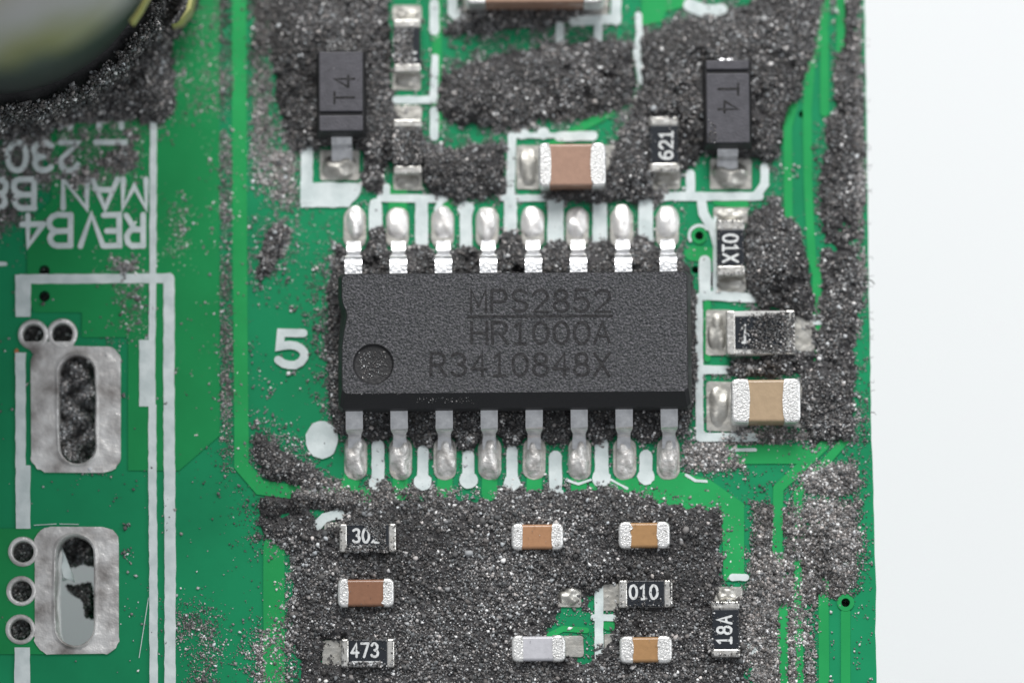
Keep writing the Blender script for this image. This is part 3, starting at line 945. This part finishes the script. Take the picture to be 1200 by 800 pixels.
# (outline, density, edge softness, heap height)
HEAPS = [
 ([(-90, -90), (250, -90), (245, -20), (228, 25), (205, 55), (205, 95), (210, 130), (190, 145), (150, 143), (100, 146), (50, 150), (-90, 170)], 1.0, 14, .5),
 ([(318, -90), (465, -90), (462, 40), (462, 128), (500, 168), (540, 172), (592, 166), (592, 226), (540, 234), (500, 222), (480, 200), (455, 195), (447, 228), (420, 222), (424, 185), (412, 170), (360, 182), (345, 178), (332, 150), (320, 100)], 1.0, 12, .5),
 ([(512, 130), (520, 90), (560, 72), (600, 60), (700, 44), (742, 55), (748, 100), (735, 118), (690, 138), (640, 140), (590, 150), (540, 152)], 1.0, 14, .45),
 ([(515, 40), (530, 26), (560, 4), (700, 4), (690, 17), (640, 32), (560, 42)], .95, 8, .3),
 ([(752, 45), (800, 26), (850, 12), (900, -10), (960, -90), (962, 0), (954, 60), (936, 120), (918, 178), (898, 196), (884, 188), (825, 182), (802, 204), (770, 236), (700, 242), (640, 232), (655, 219), (705, 212), (722, 170), (738, 140), (750, 100)], 1.0, 12, .5),
 ([(985, -90), (1006, -90), (1008, 100), (1011, 300), (1007, 430), (1000, 515), (945, 520), (932, 497), (944, 440), (938, 400), (962, 380), (956, 330), (958, 200), (972, 110), (982, 40)], .80, 14, .22),
 ([(882, 246), (905, 232), (930, 255), (945, 290), (956, 350), (950, 368), (890, 362), (874, 335), (872, 280)], 1.0, 8, .5),
 ([(884, 360), (948, 360), (965, 400), (950, 440), (860, 444), (845, 432), (862, 420), (890, 418)], 1.0, 8, .45),
 ([(938, 420), (1003, 420), (1000, 517), (950, 520), (935, 495)], .95, 10, .35),
 ([(395, 285), (430, 268), (445, 262), (480, 285), (500, 285), (535, 290), (556, 285), (600, 268), (640, 284), (665, 280), (700, 285), (745, 275), (770, 285), (812, 312), (818, 350), (816, 470), (806, 505), (760, 520), (720, 512), (700, 520), (600, 523), (540, 528), (480, 518), (430, 515), (392, 508), (384, 470), (383, 340)], 1.0, 7, .45),
 ([(300, 602), (385, 592), (402, 612), (440, 590), (560, 580), (640, 572), (705, 566), (760, 584), (845, 594), (848, 690), (880, 700), (878, 800), (905, 890), (350, 890), (345, 720), (345, 660), (330, 640), (300, 625)], 1.0, 22, .22),
 ([(296, 500), (330, 525), (382, 556), (375, 572), (312, 566), (298, 535)], .95, 9, .3),
 ([(300, 575), (430, 574), (410, 600), (300, 612)], .8, 9, .22),
 ([(312, 265), (344, 263), (328, 305), (302, 345), (297, 322)], .8, 9, .2),
 ([(300, 165), (352, 180), (352, 242), (318, 242), (300, 215)], .6, 12, .15),
 ([(350, 560), (420, 555), (520, 566), (540, 575), (440, 592), (350, 592)], .62, 10, .15),
 ([(885, 592), (1008, 585), (1006, 640), (1000, 690), (975, 712), (880, 705)], .79, 14, .14),
 ([(876, 690), (962, 690), (952, 740), (948, 890), (905, 890), (872, 760)], .74, 14, .12),
 ([(945, 548), (1004, 540), (1008, 575), (985, 585), (935, 575)], .62, 9, .14),
 ([(800, 522), (858, 514), (872, 548), (825, 553), (800, 546)], .72, 8, .16),
 ([(845, 500), (950, 495), (952, 516), (900, 522), (840, 520)], .6, 8, .15),
 ([(205, -90), (268, -90), (268, 140), (215, 145), (205, 100)], .5, 14, .10),
 ([(257, 150), (273, 150), (273, 560), (262, 560), (257, 500)], .42, 6, .03),
 ([(292, -90), (320, -90), (322, 160), (300, 220), (292, 100)], .50, 12, .08),
 ([(1000, 20), (1010, 20), (1014, 330), (1004, 330)], .6, 4, .12),
 ([(130, 300), (168, 300), (168, 388), (132, 388)], .55, 12, .08),
 ([(196, 240), (226, 240), (226, 300), (196, 300)], .52, 12, .06),
 ([(60, 140), (175, 140), (160, 215), (120, 225), (20, 215), (-20, 170)], .62, 14, .10),
 ([(100, 168), (160, 180), (170, 240), (140, 250), (104, 225)], .50, 12, .08),
 ([(-90, 170), (30, 170), (30, 260), (-90, 300)], .50, 16, .10),
 ([(208, 715), (252, 725), (250, 800), (220, 820), (226, 745), (208, 750)], .36, 14, .02),
 ([(292, 760), (318, 720), (345, 720), (345, 820), (300, 820)], .42, 14, .06),
 ([(735, 640), (830, 606), (830, 690), (800, 720)], 1.0, 18, .22),
 ([(100, 420), (20, 545)], .0, 5, 0),
]
GAPS = [([(652, 684), (724, 682), (722, 738), (690, 782), (655, 770), (636, 745), (652, 715)], .75, 10), ([(848, 672), (878, 672), (874, 690), (868, 712), (836, 706)], .55, 8),
        ([(825, 186), (884, 186), (900, 195), (900, 236), (805, 236), (805, 205)], .75, 9), ([(848, 590), (872, 585), (872, 672), (850, 672)], .32, 8),
        ([(824, 362), (852, 362), (852, 428), (824, 432)], .8, 6), ([(930, 368), (956, 372), (956, 412), (932, 412)], .65, 6), ([(825, 445), (858, 445), (860, 508), (825, 508)], .8, 6),
        ([(600, 166), (630, 166), (630, 226), (600, 226)], .8, 6), ([(835, 240), (873, 240), (872, 345), (835, 345)], .8, 5),
        ([(458, 192), (496, 192), (500, 240), (455, 240)], .8, 6), ([(352, 165), (425, 176), (428, 240), (352, 245)], .55, 8), ([(458, 66), (496, 70), (496, 130), (458, 120)], .6, 7),
        ([(458, 0), (496, 0), (496, 32), (458, 32)], .7, 6), ([(762, 200), (800, 200), (800, 226), (762, 226)], .7, 5), ([(376, 746), (402, 746), (402, 780), (376, 780)], .6, 6),
        ([(918, 150), (926, 120), (940, 118), (958, 68), (968, 18), (976, 18), (974, 134), (953, 140), (953, 215), (957, 300), (962, 330), (954, 330), (944, 285), (932, 258), (918, 256)], .92, 4), ([(979, -20), (990, -20), (989, 50), (980, 60)], .85, 4),
        ([(366, 600), (400, 596), (396, 614), (370, 622)], .6, 5), ([(340, 558), (300, 560), (300, 580), (340, 584)], .5, 5),
        ([(905, 575), (918, 570), (919, 648), (907, 648)], .85, 4), ([(912, 712), (923, 712), (924, 840), (913, 840)], .85, 4), ([(933, 756), (944, 756), (946, 840), (934, 840)], .8, 4), ([(932, 655), (940, 655), (940, 688), (932, 688)], .8, 4), ([(960, 700), (1000, 700), (1000, 830), (960, 830)], .85, 6)]
for x in TOPX: GAPS.append((rrect(x - 15, 236, x + 15, 296, 13, 4), .85, 4))
for x in BOTX: GAPS.append((rrect(x - 15, 508, x + 15, 572, 13, 4), .8, 4))
MASK = np.zeros(GX.shape); HGT = np.zeros(GX.shape); SPR = np.zeros(GX.shape); FILM = np.zeros(GX.shape)
for poly, dens, soft, hh in HEAPS:
    if dens <= 0: continue
    sd = sdist(poly, GX, GY)
    t = np.clip(0.5 + 0.5 * sd / soft, 0, 1); t = t * t * (3 - 2 * t)
    MASK = np.maximum(MASK, dens * t * (1.0 if dens >= .8 else .74))
    if .3 < dens < .8: FILM = np.maximum(FILM, dens * t)
    HGT = np.maximum(HGT, hh * np.clip(0.25 + sd / 45, 0, 1) * t)
    SPR = np.maximum(SPR, dens * np.exp(np.minimum(sd, 0) / 17))
for poly, dens, soft in GAPS:
    sd = sdist(poly, GX, GY)
    t = np.clip(0.5 + 0.5 * sd / soft, 0, 1)
    FILM *= 1 - dens * t; MASK *= 1 - dens * t; HGT *= 1 - dens * t; SPR *= 1 - dens * t
# how full the layer is, with ragged edges
FULL = np.clip((MASK + 0.95 * (NB - 0.5) + 0.35 * (NF - .5) - 0.47) / 0.36, 0, 1)
BED = FULL * (0.03 + HGT * (0.40 + 0.85 * NM) + 0.085 * NF) - 0.012 * (FULL < 0.02)
# keep dust out of the through holes and off the table
EDGE_X = np.interp(GY, [e_[1] for e_ in edge], [e_[0] for e_ in edge])
inb = GX < EDGE_X - 2
hole_in = np.zeros(GX.shape, bool)
for h_ in holes: hole_in |= sdist(h_, GX, GY) > -1
BED = np.where(inb & ~hole_in & ~((GX > 412) & (GX < 794) & (GY > 328) & (GY < 470)), BED, -0.02)
for (fx0, fy0, fx1, fy1, fh) in FOOT:
    BED = np.where((GX > fx0 - 3) & (GX < fx1 + 3) & (GY > fy0 - 3) & (GY < fy1 + 3), np.minimum(BED, fh), BED)

vs, fs, cols = [], [], []
nv = 0
# bed surface
keep = BED > 0.01
ky, kx = GX.shape
cell = keep[:-1, :-1] | keep[1:, :-1] | keep[:-1, 1:] | keep[1:, 1:]
used = np.zeros(GX.shape, bool)
used[:-1, :-1] |= cell; used[1:, :-1] |= cell; used[:-1, 1:] |= cell; used[1:, 1:] |= cell
idx = np.full(GX.shape, -1); idx[used] = np.arange(used.sum())
bz = BED + RNG.normal(0, 0.012, BED.shape) * (BED > 0.02)
jx = RNG.uniform(-.7, .7, GX.shape); jy = RNG.uniform(-.7, .7, GX.shape)
bx, by = at_np(GX + jx, GY + jy, bz)
bedv = np.stack([bx[used], by[used], bz[used]], -1)
a_, b_, c_, d_ = idx[:-1, :-1][cell], idx[:-1, 1:][cell], idx[1:, 1:][cell], idx[1:, :-1][cell]
bedf = np.concatenate([np.stack([a_, d_, c_], -1), np.stack([a_, c_, b_], -1)])
bt = RNG.uniform(0.028, 0.075, len(bedv))
vs.append(bedv); fs.append(bedf); cols.append(np.stack([bt * 1.02, bt * .98, bt * 1.03], -1)); nv += len(bedv)

OCT_V = np.array([(1, 0, 0), (-1, 0, 0), (0, 1, 0), (0, -1, 0), (0, 0, 1), (0, 0, -1)], float)
OCT_F = np.array([(0, 2, 4), (2, 1, 4), (1, 3, 4), (3, 0, 4), (2, 0, 5), (1, 2, 5), (3, 1, 5), (0, 3, 5)])
ph = (1 + 5 ** .5) / 2
TET_V = np.array([(1, 1, 1), (-1, -1, 1), (-1, 1, -1), (1, -1, -1)], float) / 3 ** .5 * 1.25
TET_F = np.array([(0, 1, 3), (0, 3, 2), (0, 2, 1), (1, 2, 3)])
ICO_V = np.array([(-1, ph, 0), (1, ph, 0), (-1, -ph, 0), (1, -ph, 0), (0, -1, ph), (0, 1, ph), (0, -1, -ph), (0, 1, -ph), (ph, 0, -1), (ph, 0, 1), (-ph, 0, -1), (-ph, 0, 1)], float) / math.hypot(1, ph)
ICO_F = np.array([(0, 11, 5), (0, 5, 1), (0, 1, 7), (0, 7, 10), (0, 10, 11), (1, 5, 9), (5, 11, 4), (11, 10, 2), (10, 7, 6), (7, 1, 8), (3, 9, 4), (3, 4, 2), (3, 2, 6), (3, 6, 8), (3, 8, 9), (4, 9, 5), (2, 4, 11), (6, 2, 10), (8, 6, 7), (9, 8, 1)])


def add_grains(px, py, pz, rad, tint, tv, tf, lift=0.35):
    """px, py photo pixels at height pz (mm); rad in mm; one jittered solid per grain"""
    global nv
    n = len(px)
    if n == 0: return
    wx, wy = at_np(px, py, pz)
    q = RNG.normal(size=(n, 4)); q /= np.linalg.norm(q, axis=1, keepdims=True)
    w, x, y, z = q.T
    Rm = np.stack([1 - 2 * (y * y + z * z), 2 * (x * y - z * w), 2 * (x * z + y * w), 2 * (x * y + z * w), 1 - 2 * (x * x + z * z), 2 * (y * z - x * w),
                   2 * (x * z - y * w), 2 * (y * z + x * w), 1 - 2 * (x * x + y * y)], -1).reshape(n, 3, 3)
    loc = tv[None] * RNG.uniform(0.62, 1.25, (n, len(tv), 1)) * (rad[:, None, None] * RNG.uniform(0.65, 1.3, (n, 1, 3)))
    v = np.einsum('nij,nkj->nki', Rm, loc)
    v[..., 0] += wx[:, None]; v[..., 1] += wy[:, None]; v[..., 2] += (pz + rad * lift)[:, None]
    tint = tint * tone_at(px, py)[:, None]
    k = len(tv)
    f = tf[None] + (np.arange(n) * k)[:, None, None] + nv
    vs.append(v.reshape(-1, 3)); fs.append(f.reshape(-1, 3)); cols.append(np.repeat(tint, k, 0)); nv += n * k


def tints(n, dark=1.0, soft=False):
    u = RNG.random(n) * (.97 if soft else 1.0)
    v = np.where(u < .68, RNG.uniform(.035, .10, n), np.where(u < .965, RNG.uniform(.10, .27, n), RNG.uniform(.35, .75, n))) * dark * 1.55
    warm = RNG.uniform(-.06, .08, n)
    return np.stack([v * (1.0 + warm), v, v * (1.01 - warm * .6)], -1)


DTONE = np.clip(0.25 + 1.65 * (0.55 * vnoise(95, 31) + 0.45 * vnoise(30, 32)), .45, 1.9)


def tone_at(px, py):
    return DTONE[np.clip(((py - Y0) / ST).astype(int), 0, DTONE.shape[0] - 1), np.clip(((px - X0) / ST).astype(int), 0, DTONE.shape[1] - 1)]


def pick(weight, n):
    p = weight.ravel() / weight.sum()
    i = RNG.choice(p.size, n, p=p)
    return GX.ravel()[i] + RNG.uniform(-1, 1, n), GY.ravel()[i] + RNG.uniform(-1, 1, n), np.maximum(BED.ravel()[i], 0)


chip_zone = (GX > 404) & (GX < 802) & (GY > 322) & (GY < 478)
ok = inb & ~hole_in & ~chip_zone
PN = np.clip((NF + NB - .55) * 1.6, 0.05, 2)
# on the heaps
w_heap = np.where(ok, FULL * (.5 + PN), 0)
px_, py_, pz_ = pick(w_heap, 140000)
add_grains(px_, py_, pz_, np.clip(RNG.lognormal(-3.60, .40, len(px_)), .014, .085), tints(len(px_)), OCT_V, OCT_F)
px_, py_, pz_ = pick(w_heap, 3000)
add_grains(px_, py_, pz_, np.clip(RNG.lognormal(-2.95, .3, len(px_)), .03, .10), tints(len(px_)), ICO_V, ICO_F)
# loose fringe and thin film, paler because it lies single
w_spr = np.where(ok, (1 - FULL) * SPR ** 1.8 * np.clip(PN, .02, 2) ** 2.2, 0)
px_, py_, pz_ = pick(w_spr, 24000)
add_grains(px_, py_, pz_, np.clip(RNG.lognormal(-3.6, .40, len(px_)), .012, .07), tints(len(px_), 1.65), OCT_V, OCT_F, .5)
px_, py_, pz_ = pick(w_spr, 70000)
add_grains(px_, py_, pz_, np.clip(RNG.lognormal(-4.0, .30, len(px_)), .010, .035), tints(len(px_), 1.5, True), TET_V, TET_F, .6)
w_film = np.where(ok, (1 - .5 * FULL) * FILM ** 2.5 * np.clip(NB + .6 * NF - .42, 0.01, 1), 0)
infocus = np.clip((GY - 430) / 90, 0, 1) * np.clip((GX - 290) / 20, 0, 1)
px_, py_, pz_ = pick(w_film * (.12 + infocus), 40000)
add_grains(px_, py_, pz_, np.clip(RNG.lognormal(-3.55, .36, len(px_)), .014, .075), tints(len(px_), 1.65) * [1.03, 1.0, .98], OCT_V, OCT_F, .5)
px_, py_, pz_ = pick(w_film * (1.15 - .6 * infocus), 90000)
add_grains(px_, py_, pz_, np.clip(RNG.lognormal(-3.95, .30, len(px_)), .011, .038), tints(len(px_), 1.5, True) * [1.04, 1.0, .97], TET_V, TET_F, .6)
# scattered everywhere on the board, partly in clumps
clump = np.clip(vnoise(15, 21) * 1.3 - .88, 0, 1) * np.clip(vnoise(60, 22) * 2 - .55, 0, 1)
w_all = np.where(ok, 0.0025 + 1.0 * clump ** 1.3, 0)
px_, py_, pz_ = pick(w_all, 6000)
add_grains(px_, py_, pz_, np.clip(RNG.lognormal(-3.6, .45, len(px_)), .010, .07), tints(len(px_), 2.0), OCT_V, OCT_F, .5)
# dust in the holes: plugs of fluff
for (hx, hy, r_) in [(x, y, 11.5) for x, y in rings_u + rings_l] + small:
    n = int(900 * (r_ / 11.5) ** 2)
    t = RNG.uniform(0, 6.283, n); rr_ = r_ * np.sqrt(RNG.random(n))
    add_grains(hx + rr_ * np.cos(t), hy + rr_ * np.sin(t), RNG.uniform(-.75, -.35, n), RNG.uniform(.03, .07, n), tints(n, .8), OCT_V, OCT_F)


def plug(poly, n, z0, z1, rmin=.03, rmax=.09, dk=.8):
    P = np.array(poly)
    xs = RNG.uniform(P[:, 0].min(), P[:, 0].max(), n * 2); ys = RNG.uniform(P[:, 1].min(), P[:, 1].max(), n * 2)
    s_ = sdist(poly, xs, ys) > 0.5
    xs, ys = xs[s_][:n], ys[s_][:n]
    k = .5 + .5 * np.sin(xs * .16 + 1.3 * np.sin(ys * .11)) * np.cos(ys * .13)
    add_grains(xs, ys, z0 + (z1 - z0) * np.clip(k + RNG.normal(0, .12, len(xs)), 0, 1), RNG.uniform(rmin, rmax, len(xs)), tints(len(xs), dk), OCT_V, OCT_F)


plug(slot_u, 7500, -.95, -.08, .02, .07, 1.3)
plug([(72, 640), (88, 628), (108, 640), (109, 662), (96, 660), (84, 664), (78, 650)], 2300, -1.2, -.5)
plug([(76, 684), (88, 687), (104, 683), (109, 690), (109, 724), (100, 722), (99, 704), (86, 696)], 1500, -1.5, -.7)


def sprinkle(poly, z, n, rmin=.018, rmax=.05, dk=1.3):
    P = np.array(poly)
    xs = RNG.uniform(P[:, 0].min(), P[:, 0].max(), n * 2); ys = RNG.uniform(P[:, 1].min(), P[:, 1].max(), n * 2)
    s_ = sdist(poly, xs, ys) > 0
    xs, ys = xs[s_][:n], ys[s_][:n]
    add_grains(xs, ys, np.full(len(xs), float(z)), RNG.uniform(rmin, rmax, len(xs)), tints(len(xs), dk), OCT_V, OCT_F, .6)


sprinkle([(890, 366), (931, 366), (931, 414), (884, 414), (878, 400)], .55, 1100, .016, .045, .9)
sprinkle([(868, 366), (892, 366), (884, 414), (864, 414)], .55, 90)
sprinkle([(424, 612), (452, 612), (452, 640), (436, 628)], .46, 420, .015, .035, 1.0)
sprinkle([(408, 636), (455, 640), (455, 647), (404, 647)], .46, 200)
sprinkle([(745, 698), (780, 700), (778, 712), (735, 712)], .46, 70, .015, .03)
sprinkle([(461, 34), (484, 36), (484, 74), (461, 74)], .46, 500)
sprinkle([(461, 150), (494, 150), (494, 192), (461, 192)], .46, 900, .02, .07, 1.0)
sprinkle([(420, 412), (452, 412), (454, 440), (424, 444)], 1.44, 150, .012, .026, 2.0)
sprinkle([(410, 775), (448, 775), (448, 781), (410, 781)], .46, 120)
sprinkle([(830, 140), (838, 145), (842, 168), (830, 168)], 1.15, 60, .015, .03, .8)
sprinkle([(383, 48), (416, 48), (416, 60), (383, 60)], .62, 700, .02, .05, .9)
sprinkle([(838, 54), (866, 52), (866, 70), (838, 70)], .62, 160, .02, .05, .9)
sprinkle([(198, 30), (212, 12), (216, -10), (222, -10), (217, 12), (208, 26)], 1.32, 650, .02, .06, .8)
sprinkle([(374, 60), (425, 60), (425, 153), (374, 153)], 1.15, 20, .01, .02)
sprinkle([(828, 70), (876, 70), (876, 166), (828, 166)], 1.15, 16, .01, .02)
sprinkle([(720, 340), (795, 340), (795, 440), (720, 440)], 1.55, 5, .015, .03)
sprinkle([(488, 463), (560, 464), (556, 473), (484, 472)], 1.42, 90, .008, .018, 1.2)
sprinkle([(410, 455), (470, 456), (470, 462), (410, 462)], 1.53, 60, .008, .02, 1.2)
sprinkle([(404, 324), (800, 322), (800, 456), (404, 456)], 1.55, 60, .006, .015, 1.6)
for q in ((398, 613, 464, 646), (400, 748, 462, 781), (726, 679, 788, 711), (834, 704, 867, 769), (840, 257, 872, 323), (761, 136, 796, 202)):
    for e0, e1 in (((q[0], q[1]), (q[2], q[1] + 3)), ((q[0], q[3] - 4), (q[2], q[3])), ((q[0], q[1]), (q[0] + 3, q[3])), ((q[2] - 3, q[1]), (q[2], q[3]))):
        sprinkle([e0, (e1[0], e0[1]), e1, (e0[0], e1[1])], .46, random.randint(12, 45), .012, .035, 1.0)
    sprinkle([(q[0], q[1]), (q[2], q[1]), (q[2], q[3]), (q[0], q[3])], .46, 45, .010, .026, 1.0)
for q in ((396, 677, 461, 710), (600, 613, 660, 643), (725, 611, 785, 642), (726, 745, 787, 776), (600, 744, 662, 774)):
    sprinkle([(q[0], q[1]), (q[2], q[1]), (q[2], q[3]), (q[0], q[3])], .55, 9, .008, .018)
# dust hanging on the foot of the coil
n = 11000
t = RNG.uniform(R(-100), R(35), n)
zz = RNG.uniform(.05, 2.5, n) ** 1.0
rr_ = 4.82 + RNG.normal(0, .10, n) + .25 * np.maximum(0, np.sin(t * 17) * np.sin(t * 41)) + .35 * np.clip(.7 - zz, 0, 1)
wx, wy = cc.x + rr_ * np.cos(t), cc.y + rr_ * np.sin(t)
# back to photo pixels at that height so that add_grains can place them
Pw = np.stack([wx, wy, zz], -1) - _CP
cl = Pw @ _CR
pxx, pyy = 600 + _F * cl[:, 0] / -cl[:, 2], 400 - _F * cl[:, 1] / -cl[:, 2]
add_grains(pxx, pyy, zz, np.clip(RNG.lognormal(-3.0, .35, n), .02, .12), tints(n, .8), OCT_V, OCT_F)

# a few fibres sticking out over the board's edge and in the fluff
def fibre(pts, z, r=.012):
    global nv
    P = np.array([at(x, y, z + dz).to_tuple() for x, y, dz in pts])
    ring = []
    for i, p in enumerate(P):
        d = P[min(i + 1, len(P) - 1)] - P[max(i - 1, 0)]; d /= np.linalg.norm(d) + 1e-9
        u = np.cross(d, (0, 0, 1.0)); u /= np.linalg.norm(u) + 1e-9; v = np.cross(d, u)
        ring.append([p + r * (u * math.cos(k * 2.094) + v * math.sin(k * 2.094)) for k in range(3)])
    v = np.array(ring).reshape(-1, 3)
    f = []
    for i in range(len(P) - 1):
        for k in range(3):
            a2, b2 = i * 3 + k, i * 3 + (k + 1) % 3
            f += [(a2, b2, b2 + 3), (a2, b2 + 3, a2 + 3)]
    vs.append(v); fs.append(np.array(f) + nv); cols.append(np.full((len(v), 3), .12)); nv += len(v)


for k in range(26):
    y = random.uniform(10, 520)
    x = 1015 + (y / 800) * 13
    L_ = random.uniform(1, 4)
    fibre([(x - 4, y, 0), (x + L_ * .5, y + random.uniform(-2, 2), .02), (x + L_, y + random.uniform(-3, 4), -.02)], .04, .008)
fibre([(1008, 318, 0), (1016, 327, .05), (1022, 329, .1), (1025, 333, .1)], .05, .02)
for k in range(160):
    px_, py_, pz_ = pick(w_heap, 1)
    a0 = random.uniform(0, 6.28); L_ = random.uniform(5, 16); b0 = a0 + random.uniform(-.9, .9)
    fibre([(px_[0], py_[0], 0), (px_[0] + L_ * .5 * math.cos(a0), py_[0] + L_ * .5 * math.sin(a0), .08), (px_[0] + L_ * .5 * (math.cos(a0) + math.cos(b0)), py_[0] + L_ * .5 * (math.sin(a0) + math.sin(b0)), .04)], float(pz_[0]) + .03, .007)

V = np.concatenate(vs).astype(np.float32); F = np.concatenate(fs).astype(np.int32); K = np.concatenate(cols).astype(np.float32)
me = bpy.data.meshes.new('dust')
me.vertices.add(len(V)); me.vertices.foreach_set('co', V.ravel())
me.loops.add(F.size); me.loops.foreach_set('vertex_index', F.ravel())
me.polygons.add(len(F)); me.polygons.foreach_set('loop_start', np.arange(0, F.size, 3, dtype=np.int32))
me.update(calc_edges=True)
at_ = me.color_attributes.new('grain_tint', 'FLOAT_COLOR', 'POINT')
at_.data.foreach_set('color', np.concatenate([np.clip(K, 0, 1), np.ones((len(K), 1), np.float32)], 1).ravel())
me.polygons.foreach_set('use_smooth', np.ones(len(F), bool))
tag(link('dust', me, M['dust']), 'dark grey gritty dust heaped over the board and between the parts', 'dust', kind='stuff')
print('TRIS dust', len(F))
